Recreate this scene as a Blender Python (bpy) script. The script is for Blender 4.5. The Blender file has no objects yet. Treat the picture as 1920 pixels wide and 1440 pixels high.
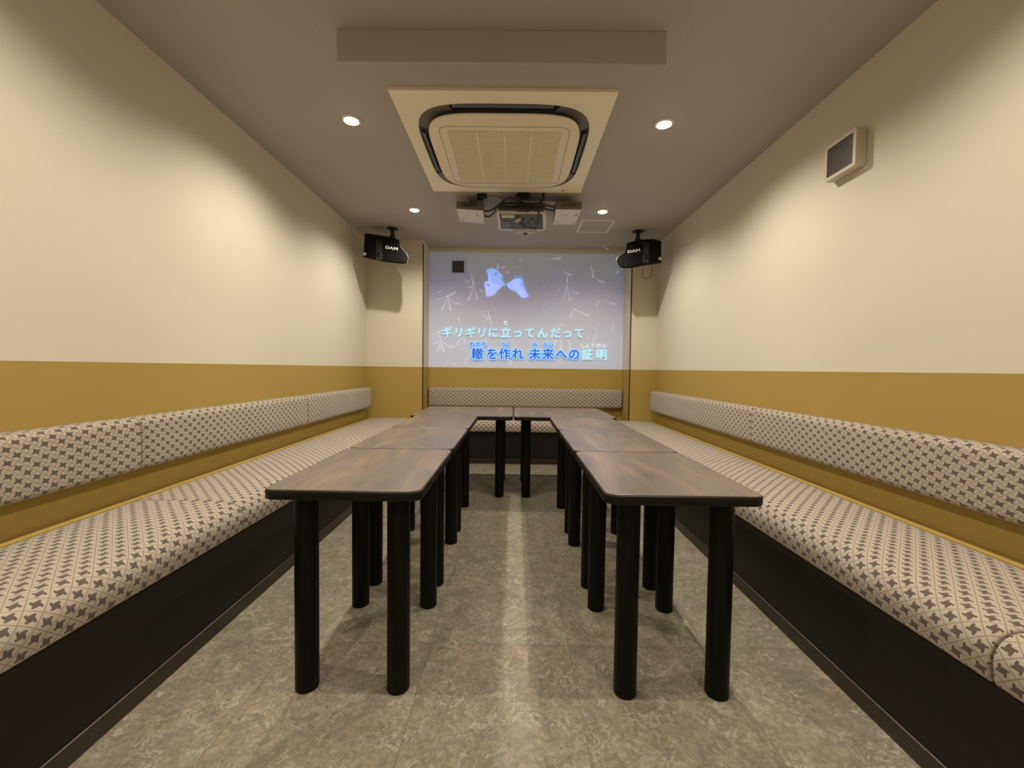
import bpy, bmesh, math, random
from mathutils import Vector, Matrix
random.seed(4)
PI = math.pi
SC = bpy.context.scene
COL = SC.collection

# ------------------------------------------------------------------ camera
ROOM_H = 2.126            # floor to ceiling
XL, XR = -1.424, 1.369    # side walls
YR, YB = 4.026, 4.304     # wall beside the recess, wall inside the recess
YF = -1.25                # wall behind the camera
AL, AR = -0.880, 1.116    # sides of the recess
ZP = 0.910                # height of the paint line

def setup_camera():
    f, pi_, ro, ya = 781.9, .0369, .0129, -.0041
    cp, sp, cr, sr, c, s = math.cos(pi_), math.sin(pi_), math.cos(ro), math.sin(ro), math.cos(ya), math.sin(ya)
    F = Vector((0, cp, -sp)); U0 = Vector((0, sp, cp)); R0 = Vector((1, 0, 0))
    R = cr*R0 + sr*U0; U = -sr*R0 + cr*U0
    yw = lambda v: Vector((c*v.x + s*v.y, -s*v.x + c*v.y, v.z))
    F, R, U = yw(F), yw(R), yw(U)
    cam = bpy.data.cameras.new('camera'); o = bpy.data.objects.new('camera', cam); COL.objects.link(o)
    cam.sensor_fit = 'HORIZONTAL'; cam.sensor_width = 36; cam.lens = f/1920*36
    cam.clip_start = .02; cam.clip_end = 50
    m = Matrix((R, U, -F)).transposed().to_4x4(); m.translation = Vector((0, 0, .906))
    o.matrix_world = m
    SC.camera = o
setup_camera()

# ------------------------------------------------------------------ world, view
w = bpy.data.worlds.new('world'); SC.world = w; w.use_nodes = True
w.node_tree.nodes['Background'].inputs[0].default_value = (.01, .009, .008, 1)
w.node_tree.nodes['Background'].inputs[1].default_value = .3
SC.view_settings.view_transform = 'Standard'
SC.view_settings.look = 'None'
SC.view_settings.exposure = 0.02
SC.view_settings.gamma = 1
SC.view_settings.use_curve_mapping = False
SC.cycles.use_denoising = True
SC.cycles.max_bounces = 10
SC.cycles.diffuse_bounces = 6
SC.cycles.sample_clamp_indirect = 4

# ------------------------------------------------------------------ lamps (each inside its recessed downlight)
LAMP_POWER, BEAM_POWER = 44.0, 12.0     # wide spill and narrower centre beam of each lamp
LAMP_COLOR = (1.0, .885, .76)
LAMPS = [(-.821, 2.108), (.727, 2.112), (-.786, 3.272), (.668, 3.261), (-.79, .92), (.74, .92), (-.79, -.28), (.74, -.28)]
for i, (x, y) in enumerate(LAMPS):
    for pw, ang, bl in ((LAMP_POWER, 153, .60), (BEAM_POWER, 116, 1.0)):
        l = bpy.data.lights.new('downlight_beam', 'SPOT'); l.energy = pw*(.84 if i > 3 else 1); l.color = LAMP_COLOR
        l.spot_size = math.radians(ang); l.spot_blend = bl; l.shadow_soft_size = .015
        o = bpy.data.objects.new('downlight_beam', l); COL.objects.link(o); o.location = (x, y, ROOM_H-.020)
# light the projector throws on the recess wall
PJ = bpy.data.lights.new('projector_beam', 'SPOT'); PJ.energy = .14; PJ.color = (.55, .68, 1.0)
PJ.spot_size = math.radians(82); PJ.spot_blend = .1; PJ.shadow_soft_size = .02
o = bpy.data.objects.new('projector_beam', PJ); COL.objects.link(o); o.location = (.09, 3.33, 1.90)
o.rotation_euler = (math.radians(90-24), 0, math.radians(0))

# ------------------------------------------------------------------ materials
def sl(c):
    return tuple((v/12.92 if v <= .04045 else ((v+.055)/1.055)**2.4) for v in c)
def mat(name, col, rough=.5, metal=0, spec=.5, emit=None, estr=0, lin=False):
    m = bpy.data.materials.new(name); m.use_nodes = True
    b = m.node_tree.nodes['Principled BSDF']
    c = col if lin else sl(col)
    b.inputs['Base Color'].default_value = (*c, 1)
    b.inputs['Roughness'].default_value = rough; b.inputs['Metallic'].default_value = metal
    b.inputs['Specular IOR Level'].default_value = spec
    if emit:
        b.inputs['Emission Color'].default_value = (*emit, 1); b.inputs['Emission Strength'].default_value = estr
    return m
class NT:
    """small node helper"""
    def __init__(s, m):
        s.t = m.node_tree; s.b = s.t.nodes['Principled BSDF']
    def n(s, typ, **kw):
        x = s.t.nodes.new(typ)
        for k, v in kw.items(): setattr(x, k, v)
        return x
    def L(s, a, b): s.t.links.new(a, b)
    def math(s, op, a, b=None, c=None):
        x = s.n('ShaderNodeMath', operation=op)
        for i, v in enumerate((a, b, c)):
            if v is None: continue
            if isinstance(v, (int, float)): x.inputs[i].default_value = v
            else: s.L(v, x.inputs[i])
        return x.outputs[0]
    def mix(s, f, a, b, mode='MIX'):
        x = s.n('ShaderNodeMix', data_type='RGBA', blend_type=mode)
        for i, v in ((0, f), (6, a), (7, b)):
            if isinstance(v, (int, float)): x.inputs[i].default_value = v
            elif isinstance(v, tuple): x.inputs[i].default_value = (*v, 1)
            else: s.L(v, x.inputs[i])
        return x.outputs[2]
    def noise(s, vec, scale, detail=3, rough=.5, dist=0):
        x = s.n('ShaderNodeTexNoise'); x.inputs['Scale'].default_value = scale
        x.inputs['Detail'].default_value = detail; x.inputs['Roughness'].default_value = rough
        x.inputs['Distortion'].default_value = dist
        s.L(vec, x.inputs['Vector']); return x.outputs['Fac']
    def ramp(s, f, *stops):
        x = s.n('ShaderNodeValToRGB'); e = x.color_ramp.elements
        while len(e) < len(stops): e.new(.5)
        for el, (p, c) in zip(e, stops):
            el.position = p; el.color = (*c, 1) if isinstance(c, tuple) else (c, c, c, 1)
        s.L(f, x.inputs[0]); return x.outputs[0]
    def bump(s, h, strength=.2, dist=.002):
        x = s.n('ShaderNodeBump'); x.inputs['Strength'].default_value = strength; x.inputs['Distance'].default_value = dist
        s.L(h, x.inputs['Height']); s.L(x.outputs[0], s.b.inputs['Normal'])
    def map(s, vec, scale=(1, 1, 1), loc=(0, 0, 0)):
        x = s.n('ShaderNodeMapping'); x.inputs['Scale'].default_value = scale; x.inputs['Location'].default_value = loc
        s.L(vec, x.inputs[0]); return x.outputs[0]

def wall_material():
    m = mat('wallpaper_two_tone', (.8, .75, .65), .75, spec=.25); k = NT(m)
    g = k.n('ShaderNodeNewGeometry').outputs['Position']
    xyz = k.n('ShaderNodeSeparateXYZ'); k.L(g, xyz.inputs[0])
    up = k.math('GREATER_THAN', xyz.outputs[2], ZP)
    n1 = k.noise(g, 3, 3)
    cream = k.mix(n1, (.69, .65, .52), (.72, .675, .54))
    ochre = k.mix(n1, (.40, .277, .072), (.44, .305, .082))
    k.L(k.mix(up, ochre, cream), k.b.inputs['Base Color'])
    k.bump(k.noise(g, 260, 2), .25, .0006)
    return m
JOINT = (-.735, .602)
def ceiling_material():
    m = mat('ceiling_wallpaper_taupe', (.5, .45, .4), .7, spec=.3); k = NT(m)
    g = k.n('ShaderNodeNewGeometry').outputs['Position']
    base = k.mix(k.noise(g, 4, 3), (.43, .405, .375), (.46, .435, .405))
    xyz = k.n('ShaderNodeSeparateXYZ'); k.L(g, xyz.inputs[0])
    joint = lambda x: k.math('LESS_THAN', k.math('ABSOLUTE', k.math('SUBTRACT', xyz.outputs[0], x)), .0016)
    j = k.math('MAXIMUM', joint(JOINT[0]), joint(JOINT[1]))                 # seams between the wallpaper sheets
    k.L(k.mix(k.math('MULTIPLY', j, .5), base, (.56, .49, .40)), k.b.inputs['Base Color'])
    k.bump(k.noise(g, 240, 2), .3, .0006)
    return m
def floor_material():
    m = mat('marbled_vinyl_tile', (.5, .5, .4), .38, spec=.45); k = NT(m)
    g = k.n('ShaderNodeNewGeometry').outputs['Position']
    xyz = k.n('ShaderNodeSeparateXYZ'); k.L(g, xyz.inputs[0])
    def seam(o, off):
        f = k.math('FRACT', k.math('DIVIDE', k.math('SUBTRACT', o, off), .45))
        d = k.math('MINIMUM', f, k.math('SUBTRACT', 1.0, f))
        return f, k.math('LESS_THAN', d, .0026)
    fx, sx = seam(xyz.outputs[0], -.2597); fy, sy = seam(xyz.outputs[1], 1.336)
    cell = k.n('ShaderNodeTexWhiteNoise', noise_dimensions='3D')
    ci = k.n('ShaderNodeCombineXYZ')
    k.L(k.math('FLOOR', k.math('DIVIDE', k.math('SUBTRACT', xyz.outputs[0], -.2597), .45)), ci.inputs[0])
    k.L(k.math('FLOOR', k.math('DIVIDE', k.math('SUBTRACT', xyz.outputs[1], 1.336), .45)), ci.inputs[1])
    k.L(ci.outputs[0], cell.inputs['Vector'])
    off = k.n('ShaderNodeVectorMath', operation='ADD'); k.L(g, off.inputs[0])
    sc = k.n('ShaderNodeVectorMath', operation='SCALE'); k.L(cell.outputs['Color'], sc.inputs[0]); sc.inputs['Scale'].default_value = 7
    k.L(sc.outputs[0], off.inputs[1]); v = off.outputs[0]
    base = k.ramp(k.noise(v, 6, 4, .6, 1.0), (.32, (.255, .240, .168)), (.5, (.32, .30, .215)), (.68, (.365, .335, .24)))
    tint = k.ramp(k.noise(v, 2.6, 3, .6), (.38, (.94, 1.0, .90)), (.52, (1, 1, 1)), (.68, (1.10, .97, .92)))
    base = k.mix(1.0, base, tint, 'MULTIPLY')
    def veins(scale, dist, wdt, loc):
        nn = k.noise(k.map(v, (1, 1, 1), loc), scale, 2, .5, dist)
        x = k.n('ShaderNodeMapRange', interpolation_type='SMOOTHSTEP'); k.L(k.math('ABSOLUTE', k.math('SUBTRACT', nn, .5)), x.inputs[0])
        x.inputs[1].default_value = wdt*2.2; x.inputs[2].default_value = 0; x.inputs[3].default_value = 0; x.inputs[4].default_value = 1
        return x.outputs[0]
    lightv = k.math('MULTIPLY', veins(21, 1.4, .024, (3, 1, 0)), k.math('MULTIPLY', k.ramp(k.noise(v, 15, 2), (.36, 0.0), (.60, 1.0)), .62))
    darkv = k.math('MULTIPLY', veins(25, 1.6, .026, (9, 4, 2)), k.math('MULTIPLY', k.ramp(k.noise(v, 13, 2), (.36, 0.0), (.60, 1.0)), .75))
    blot = k.ramp(k.noise(v, 46, 4, .72, 1.0), (.42, 0.0), (.58, 1.0))
    c = k.mix(k.math('MULTIPLY', blot, .62), base, (.165, .152, .105))
    c = k.mix(lightv, c, (.54, .51, .40)); c = k.mix(darkv, c, (.17, .155, .10))
    tone = k.math('ADD', .94, k.math('MULTIPLY', cell.outputs['Value'], .12))
    cc = k.n('ShaderNodeCombineColor'); [k.L(tone, cc.inputs[i]) for i in range(3)]
    c = k.mix(1.0, c, cc.outputs[0], 'MULTIPLY')
    s = k.math('MAXIMUM', sx, sy)
    c = k.mix(k.math('MULTIPLY', s, .5), c, (.07, .06, .04))
    k.L(c, k.b.inputs['Base Color'])
    k.L(k.math('ADD', .33, k.math('MULTIPLY', blot, .12)), k.b.inputs['Roughness'])
    k.bump(k.math('SUBTRACT', blot, k.math('MULTIPLY', s, 2.0)), .12, .0008)
    return m
def fabric_material():
    m = mat('pinwheel_check_fabric', (.7, .65, .55), .85, spec=.2); k = NT(m)
    uv = k.n('ShaderNodeUVMap').outputs[0]
    sp = k.n('ShaderNodeSeparateXYZ'); k.L(uv, sp.inputs[0])
    u = k.math('DIVIDE', sp.outputs[0], .046); v = k.math('DIVIDE', sp.outputs[1], .036)
    cen = lambda a: k.math('SUBTRACT', k.math('FRACT', k.math('ADD', a, .5)), .5)
    fs = cen(k.math('ADD', u, v)); ft = cen(k.math('SUBTRACT', u, v))
    du = k.math('MULTIPLY', k.math('ADD', fs, ft), .5); dv = k.math('MULTIPLY', k.math('SUBTRACT', fs, ft), .5)
    def rect(cu, cv, hu, hv):                       # a block of the pinwheel
        return k.math('MULTIPLY', k.math('LESS_THAN', k.math('ABSOLUTE', k.math('SUBTRACT', du, cu)), hu),
                      k.math('LESS_THAN', k.math('ABSOLUTE', k.math('SUBTRACT', dv, cv)), hv))
    blob = rect(0, 0, .165, .150)
    for a_ in ((.15, .09, .10, .055), (-.15, -.09, .10, .055), (-.10, .15, .055, .10), (.10, -.15, .055, .10)):
        blob = k.math('MAXIMUM', blob, rect(*a_))
    l1 = k.math('GREATER_THAN', k.math('ABSOLUTE', fs), .462); l2 = k.math('GREATER_THAN', k.math('ABSOLUTE', ft), .462)
    line = k.math('MAXIMUM', l1, l2)
    wv = k.noise(k.map(uv, (900, 900, 900)), 1, 1)
    base = k.mix(wv, (.37, .32, .245), (.53, .47, .365))
    c = k.mix(k.math('MULTIPLY', line, .66), base, (.20, .145, .095))
    c = k.mix(k.math('MULTIPLY', blob, .95), c, (.095, .07, .055))
    k.L(c, k.b.inputs['Base Color'])
    k.b.inputs['Sheen Weight'].default_value = .25; k.b.inputs['Sheen Roughness'].default_value = .5
    k.bump(k.math('ADD', wv, k.math('MULTIPLY', blob, -.6)), .35, .0008)
    return m
def tabletop_material():
    m = mat('rust_brown_wood_laminate', (.4, .3, .25), .33, spec=1.0); k = NT(m)
    tc = k.n('ShaderNodeTexCoord').outputs['Object']
    oi = k.n('ShaderNodeObjectInfo').outputs['Random']
    off = k.n('ShaderNodeCombineXYZ'); k.L(k.math('MULTIPLY', oi, 9.0), off.inputs[0]); k.L(k.math('MULTIPLY', oi, 5.0), off.inputs[1])
    ad = k.n('ShaderNodeVectorMath', operation='ADD'); k.L(tc, ad.inputs[0]); k.L(off.outputs[0], ad.inputs[1])
    v = k.map(ad.outputs[0], (9, 1.7, 1))
    n1 = k.noise(v, 1, 7, .68, .9); n2 = k.noise(k.map(ad.outputs[0], (90, 6, 1)), 1, 3, .6)
    c = k.ramp(n1, (.30, (.080, .067, .062)), (.46, (.125, .100, .085)), (.58, (.195, .138, .095)), (.72, (.30, .195, .115)))
    c = k.mix(k.math('MULTIPLY', n2, .42), c, (.105, .088, .079))
    k.L(c, k.b.inputs['Base Color'])
    k.L(k.math('ADD', .25, k.math('MULTIPLY', n2, .08)), k.b.inputs['Roughness'])
    k.bump(n2, .03, .0003)
    return m
M = dict(
    wall=wall_material(), ceiling=ceiling_material(), floor=floor_material(), fabric=fabric_material(), top=tabletop_material(),
    black_edge=mat('black_table_edging', (.07, .065, .06), .42, spec=.28), black_leg=mat('black_painted_steel', (.06, .057, .055), .45, spec=.16),
    ochre=mat('ochre_painted_ledge', (.44, .305, .082), .7, spec=.25, lin=True), base=mat('dark_brown_bench_board', (.115, .095, .088), .5, spec=.35), kick=mat('black_brown_vinyl_baseboard', (.23, .195, .17), .35, spec=.5),
    strip=mat('black_corner_strip', (.10, .07, .06), .4), cream_plastic=mat('cream_plastic', (.97, .94, .84), .45),
    cream_inner=mat('cream_plastic_centre', (.95, .90, .81), .45), slot=mat('dark_outlet_slot', (.20, .20, .22), .6),
    vane=mat('grey_blue_louver', (.36, .39, .44), .35), vane_corner=mat('grey_louver_corner', (.40, .40, .38), .5),
    grille_olive=mat('olive_intake_mesh', (.89, .87, .75), .7), white=mat('white_plastic', (.86, .85, .82), .4),
    grey_plastic=mat('grey_plastic', (.42, .40, .36), .5), dark_grey=mat('dark_grey_plastic', (.17, .17, .17), .5),
    black=mat('black_plastic', (.06, .06, .065), .4), black_cloth=mat('black_speaker_cloth', (.06, .06, .07), .8, spec=.2),
    silver=mat('silver_trim', (.62, .62, .63), .3, metal=.8), steel=mat('ball_joint_metal', (.42, .42, .44), .32, metal=.7),
    badge=mat('white_lettering', (.93, .93, .93), .5, emit=(1, 1, 1), estr=.0), alu=mat('aluminium_frame', (.86, .86, .86), .4),
    vent_frame=mat('ivory_vent_frame', (.80, .77, .69), .4), vent_dark=mat('charcoal_vent_mesh', (.33, .33, .35), .6), vent_grille=mat('grey_vent_mesh', (.36, .33, .31), .35),
    green_panel=mat('green_grey_connector_panel', (.30, .31, .25), .55), label=mat('pale_label', (.78, .76, .70), .5),
    red_label=mat('dark_red_print', (.35, .10, .12), .6), lamp_ring=mat('white_lamp_ring', (.90, .87, .80), .35),
    connector=mat('cream_connector', (.80, .78, .62), .5), shelf=mat('pale_mount_plate', (.66, .64, .66), .45),
    brown_cable=mat('brown_cable', (.22, .12, .09), .6), light_seam=mat('ceiling_joint', (.56, .50, .43), .6),
)
def emission(name, col, strength):
    m = bpy.data.materials.new(name); m.use_nodes = True; t = m.node_tree; t.nodes.clear()
    e = t.nodes.new('ShaderNodeEmission'); e.inputs[0].default_value = (*col, 1); e.inputs[1].default_value = strength
    o = t.nodes.new('ShaderNodeOutputMaterial'); t.links.new(e.outputs[0], o.inputs[0]); return m
def added_light(name, col, strength, haze=False):
    """projected light: adds to what the wall behind already shows"""
    m = bpy.data.materials.new(name); m.use_nodes = True; t = m.node_tree; t.nodes.clear()
    e = t.nodes.new('ShaderNodeEmission'); e.inputs[0].default_value = (*col, 1); e.inputs[1].default_value = strength
    tr = t.nodes.new('ShaderNodeBsdfTransparent'); a = t.nodes.new('ShaderNodeAddShader')
    o = t.nodes.new('ShaderNodeOutputMaterial')
    t.links.new(e.outputs[0], a.inputs[0]); t.links.new(tr.outputs[0], a.inputs[1]); t.links.new(a.outputs[0], o.inputs[0])
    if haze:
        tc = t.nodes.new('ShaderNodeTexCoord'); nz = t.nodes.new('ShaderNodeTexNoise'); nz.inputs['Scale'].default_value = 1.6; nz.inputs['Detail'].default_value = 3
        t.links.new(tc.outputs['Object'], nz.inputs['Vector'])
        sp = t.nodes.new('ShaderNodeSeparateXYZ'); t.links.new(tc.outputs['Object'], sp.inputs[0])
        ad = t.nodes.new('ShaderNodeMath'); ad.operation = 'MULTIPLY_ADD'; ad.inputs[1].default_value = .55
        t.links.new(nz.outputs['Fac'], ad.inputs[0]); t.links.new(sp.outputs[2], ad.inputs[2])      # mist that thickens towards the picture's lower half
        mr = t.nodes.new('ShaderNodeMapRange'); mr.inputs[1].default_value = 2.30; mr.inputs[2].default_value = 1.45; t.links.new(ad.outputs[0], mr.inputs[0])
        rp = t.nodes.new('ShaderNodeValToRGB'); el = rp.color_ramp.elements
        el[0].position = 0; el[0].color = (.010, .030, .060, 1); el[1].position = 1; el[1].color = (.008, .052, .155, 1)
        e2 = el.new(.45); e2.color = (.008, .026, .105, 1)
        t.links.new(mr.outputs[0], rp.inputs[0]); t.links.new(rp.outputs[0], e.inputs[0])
    return m
M['bulb'] = emission('lit_bulb', (1.0, .90, .72), 16)
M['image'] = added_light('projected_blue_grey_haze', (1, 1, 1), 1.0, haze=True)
M['chalk'] = added_light('projected_chalk_stroke', (.46, .48, .62), .26)
M['skin_light'] = added_light('projected_pale_blue', (.05, .15, .44), 1.0)
M['skin_violet'] = added_light('projected_violet', (.075, .035, .06), 1.0)
M['skin_shadow'] = emission('projected_face_shade', (.20, .30, .66), 1.0)
M['hand_light'] = added_light('projected_hand_blue', (.12, .20, .70), 1.0)
M['mic'] = added_light('projected_microphone_blue', (.0, .06, .16), 1.0)
M['lyric_cyan'] = emission('projected_pale_cyan_lettering', (.50, .90, 1.0), 1.0)
M['lyric_white'] = emission('projected_white_lettering', (.78, .90, .95), 1.0)
M['lyric_blue'] = emission('projected_deep_blue_lettering', (.035, .11, .64), 1.0)
M['lyric_halo'] = emission('projected_light_blue_outline', (.34, .66, 1.0), 1.0)

# ------------------------------------------------------------------ mesh helpers
class MB:
    def __init__(s): s.bm = bmesh.new()
    def box(s, lo, hi, bev=0, seg=2, rot=None, piv=None):
        r = bmesh.ops.create_cube(s.bm, size=1); vs = r['verts']
        lo, hi = Vector(lo), Vector(hi)
        for v in vs: v.co = Vector(((v.co.x+.5)*(hi.x-lo.x)+lo.x, (v.co.y+.5)*(hi.y-lo.y)+lo.y, (v.co.z+.5)*(hi.z-lo.z)+lo.z))
        if bev:
            es = {e for v in vs for e in v.link_edges}
            r2 = bmesh.ops.bevel(s.bm, geom=list(es), offset=bev, segments=seg, affect='EDGES', profile=.5)
            vs = list({v for f in r2['faces'] for v in f.verts} | {v for v in vs if v.is_valid})
        if rot: bmesh.ops.rotate(s.bm, verts=vs, cent=piv or (lo+hi)/2, matrix=Matrix.Rotation(rot[0], 3, rot[1]))
        return s
    def prism(s, pts, z0, z1, ax='z', bev=0, seg=2):
        """polygon pts (2D) extruded between two levels along an axis; bev rounds the end rims"""
        def P(a, b, h): return {'z': (a, b, h), 'y': (a, h, b), 'x': (h, a, b)}[ax]
        lo = [s.bm.verts.new(P(a, b, z0)) for a, b in pts]; hi = [s.bm.verts.new(P(a, b, z1)) for a, b in pts]
        f1 = s.bm.faces.new(lo); f2 = s.bm.faces.new(hi); n = len(pts)
        fs = [f1, f2]+[s.bm.faces.new((lo[i], lo[(i+1) % n], hi[(i+1) % n], hi[i])) for i in range(n)]
        bmesh.ops.recalc_face_normals(s.bm, faces=fs)
        if bev:
            es = list(f1.edges)+list(f2.edges)
            bmesh.ops.bevel(s.bm, geom=es, offset=bev, segments=seg, affect='EDGES', profile=.5)
        return s
    def ring(s, outer, inner, z0, z1):
        n = len(outer); vs = [[s.bm.verts.new((p[0], p[1], z)) for p in L] for L in (outer, inner) for z in (z0, z1)]
        o0, o1, i0, i1 = vs; fs = []
        for k in range(n):
            j = (k+1) % n
            fs += [s.bm.faces.new((o0[k], o0[j], o1[j], o1[k])), s.bm.faces.new((i0[k], i0[j], i1[j], i1[k])),
                   s.bm.faces.new((o0[k], o0[j], i0[j], i0[k])), s.bm.faces.new((o1[k], o1[j], i1[j], i1[k]))]
        bmesh.ops.recalc_face_normals(s.bm, faces=fs); return s
    def lathe(s, prof, c=(0, 0, 0), n=32):
        rings = []
        for r, z in prof:
            rings.append([s.bm.verts.new((c[0]+r*math.cos(2*PI*i/n), c[1]+r*math.sin(2*PI*i/n), c[2]+z)) for i in range(n)] if r > 1e-6 else [s.bm.verts.new((c[0], c[1], c[2]+z))])
        fs = []
        for a, b in zip(rings, rings[1:]):
            for i in range(n):
                j = (i+1) % n
                q = [a[i % len(a)], a[j % len(a)], b[j % len(b)], b[i % len(b)]]
                q = list(dict.fromkeys(q))
                if len(q) > 2: fs.append(s.bm.faces.new(q))
        bmesh.ops.recalc_face_normals(s.bm, faces=fs); return s
    def tube(s, pts, r, n=8, sub=6):
        P = [Vector(p) for p in pts]
        if len(P) > 2:
            Q = []
            for i in range(len(P)-1):
                p0, p1, p2, p3 = P[max(i-1, 0)], P[i], P[i+1], P[min(i+2, len(P)-1)]
                for k in range(sub):
                    t = k/sub
                    Q.append(.5*((2*p1)+(-p0+p2)*t+(2*p0-5*p1+4*p2-p3)*t*t+(-p0+3*p1-3*p2+p3)*t**3))
            Q.append(P[-1]); P = Q
        rings = []; up = Vector((0, 0, 1))
        for i, p in enumerate(P):
            d = (P[min(i+1, len(P)-1)]-P[max(i-1, 0)]).normalized()
            a = d.cross(up if abs(d.z) < .95 else Vector((1, 0, 0))).normalized(); b = d.cross(a)
            rings.append([s.bm.verts.new(p+r*(math.cos(2*PI*k/n)*a+math.sin(2*PI*k/n)*b)) for k in range(n)])
        fs = [s.bm.faces.new(rings[0]), s.bm.faces.new(rings[-1])]
        for a, b in zip(rings, rings[1:]):
            for k in range(n): fs.append(s.bm.faces.new((a[k], a[(k+1) % n], b[(k+1) % n], b[k])))
        bmesh.ops.recalc_face_normals(s.bm, faces=fs); return s
    def build(s, name, m, parent=None, smooth=False, loc=None, flat_angle=35):
        me = bpy.data.meshes.new(name); s.bm.normal_update(); s.bm.to_mesh(me); s.bm.free()
        ms = m if isinstance(m, (list, tuple)) else [m]
        for q in ms: me.materials.append(q)
        if smooth:
            for p in me.polygons: p.use_smooth = True
            me.set_sharp_from_angle(angle=math.radians(flat_angle))
        o = bpy.data.objects.new(name, me); COL.objects.link(o)
        if parent: o.parent = parent
        if loc: o.location = loc
        return o
def rrect(x0, x1, y0, y1, r, n=8):
    pts = []
    for cx, cy, a in ((x1-r, y1-r, 0), (x0+r, y1-r, 90), (x0+r, y0+r, 180), (x1-r, y0+r, 270)):
        for i in range(n+1):
            t = math.radians(a+90*i/n); pts.append((cx+r*math.cos(t), cy+r*math.sin(t)))
    return pts
def squircle(cx, cy, a, b, p=4.2, n=72):
    out = []
    for i in range(n):
        t = 2*PI*i/n; c, s_ = math.cos(t), math.sin(t)
        out.append((cx+a*math.copysign(abs(c)**(2/p), c), cy+b*math.copysign(abs(s_)**(2/p), s_)))
    return out
def tag(o, label=None, cat=None, group=None, kind=None):
    if label: o['label'] = label
    if cat: o['category'] = cat
    if group: o['group'] = group
    if kind: o['kind'] = kind
    return o
def thing(name, label, cat, loc=(0, 0, 0), group=None, rz=0):
    o = bpy.data.objects.new(name, None); o.empty_display_size = .05; COL.objects.link(o)
    o.location = loc; o.rotation_euler = (0, 0, rz)
    return tag(o, label, cat, group)
def copy_tree(o, parent=None):
    c = o.copy(); COL.objects.link(c)
    if parent: c.parent = parent
    for ch in [x for x in SC.objects if x.parent == o]: copy_tree(ch, c)
    return c
def glyphs(chars, size, m, name, parent, y, grow=0.0, thick=.0006, facing=PI/2):
    """lettering: each character's outline made into mesh, all in one object; chars = (char, x, z).
    grow fattens the strokes by repeating the outline round a small circle"""
    bm = bmesh.new()
    for ch, x, z in chars:
        cu = bpy.data.curves.new('glyph', 'FONT'); cu.body = ch; cu.size = size
        cu.align_x = 'CENTER'; cu.extrude = thick; cu.resolution_u = 3
        t = bpy.data.objects.new('glyph', cu); COL.objects.link(t)
        me = bpy.data.meshes.new_from_object(t.evaluated_get(bpy.context.evaluated_depsgraph_get()))
        n = 0 if not grow else (6 if grow < .002 else 12)
        sh = [(0, 0)]+[(grow*math.cos(2*PI*k/n), grow*math.sin(2*PI*k/n)) for k in range(n)]
        for i, (dx, dz) in enumerate(sh):
            c = me.copy()
            c.transform(Matrix.Translation((x+dx, y+i*.00002, z+dz)) @ Matrix.Rotation(facing, 4, 'X') @ Matrix.Translation((0, -.36*size, 0)))
            bm.from_mesh(c); bpy.data.meshes.remove(c)
        bpy.data.meshes.remove(me); bpy.data.objects.remove(t); bpy.data.curves.remove(cu)
    me = bpy.data.meshes.new(name); bm.to_mesh(me); bm.free(); me.materials.append(m)
    o = bpy.data.objects.new(name, me); COL.objects.link(o); o.parent = parent
    return o

# ================================================================== the room
def struct(name, mb, m, **kw):
    return tag(mb.build(name, m, **kw), kind='structure')
T = .08
struct('floor', MB().box((XL-T, YF-T, -.06), (XR+T, YB+T, 0)), M['floor'])
struct('ceiling', MB().box((XL-T, YF-T, ROOM_H), (XR+T, YB+T, ROOM_H+.06)), M['ceiling'])
struct('wall_left', MB().box((XL-T, YF-T, 0), (XL, YR, ROOM_H)), M['wall'])
struct('wall_right', MB().box((XR, YF-T, 0), (XR+T, YR, ROOM_H)), M['wall'])
struct('wall_front', MB().box((XL, YF-T, 0), (XR, YF, ROOM_H)), M['wall'])
struct('wall_back', MB().box((XL-T, YB, 0), (XR+T, YB+T, ROOM_H)), M['wall'])
struct('wall_back_left', MB().box((XL-T, YR, 0), (AL, YB, ROOM_H)), M['wall'])
struct('wall_back_right', MB().box((AR, YR, 0), (XR+T, YB, ROOM_H)), M['wall'])
struct('trim_1', MB().box((AL-.004, YR-.005, .415), (AL+.004, YR+.008, 2.085), .0015), M['strip'])
struct('trim_2', MB().box((AR-.004, YR-.005, .415), (AR+.004, YR+.008, 2.085), .0015), M['strip'])
struct('trim_3', MB().box((-.657, 1.549, 2.010), (.537, 1.562, ROOM_H), .002), M['ceiling'])   # shallow board hanging from the ceiling

# ================================================================== benches
def bench(name, label, pts, kick_pts, ledge=None):
    t = thing(name, label, 'bench', (0, 0, 0))
    MB().prism(pts, .05, .303).build('front_panel', M['base'], t)
    MB().prism(kick_pts, 0, .05, bev=.004).build('baseboard', M['kick'], t)
    if ledge: MB().box((ledge[0], -.9, .3035), (ledge[1], YR-.001, .409), .002).build('wall_side_ledge', M['ochre'], t)['label'] = 'ochre ledge between cushions and wall'
    return t
bench('bench_base', 'dark brown fixed bench base under the seat cushions along the left wall',
      [(XL+.001, -.9), (-.992, -.9), (-.992, YR-.001), (XL+.001, YR-.001)], [(XL+.001, -.9), (-.987, -.9), (-.987, YR-.001), (XL+.001, YR-.001)], (XL+.001, XL+.046))
bench('bench_base', 'dark brown fixed bench base under the seat cushions along the right wall',
      [(.954, -.9), (XR-.001, -.9), (XR-.001, YR-.001), (.954, YR-.001)], [(.949, -.9), (XR-.001, -.9), (XR-.001, YR-.001), (.949, YR-.001)], (XR-.046, XR-.001))
bench('bench_base', 'dark fixed bench base in the recess below the projected picture',
      [(AL+.002, 3.93), (.945, 3.93), (.945, YB-.001), (AL+.002, YB-.001)], [(AL+.002, 3.926), (.945, 3.926), (.945, YB-.001), (AL+.002, YB-.001)])

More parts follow.
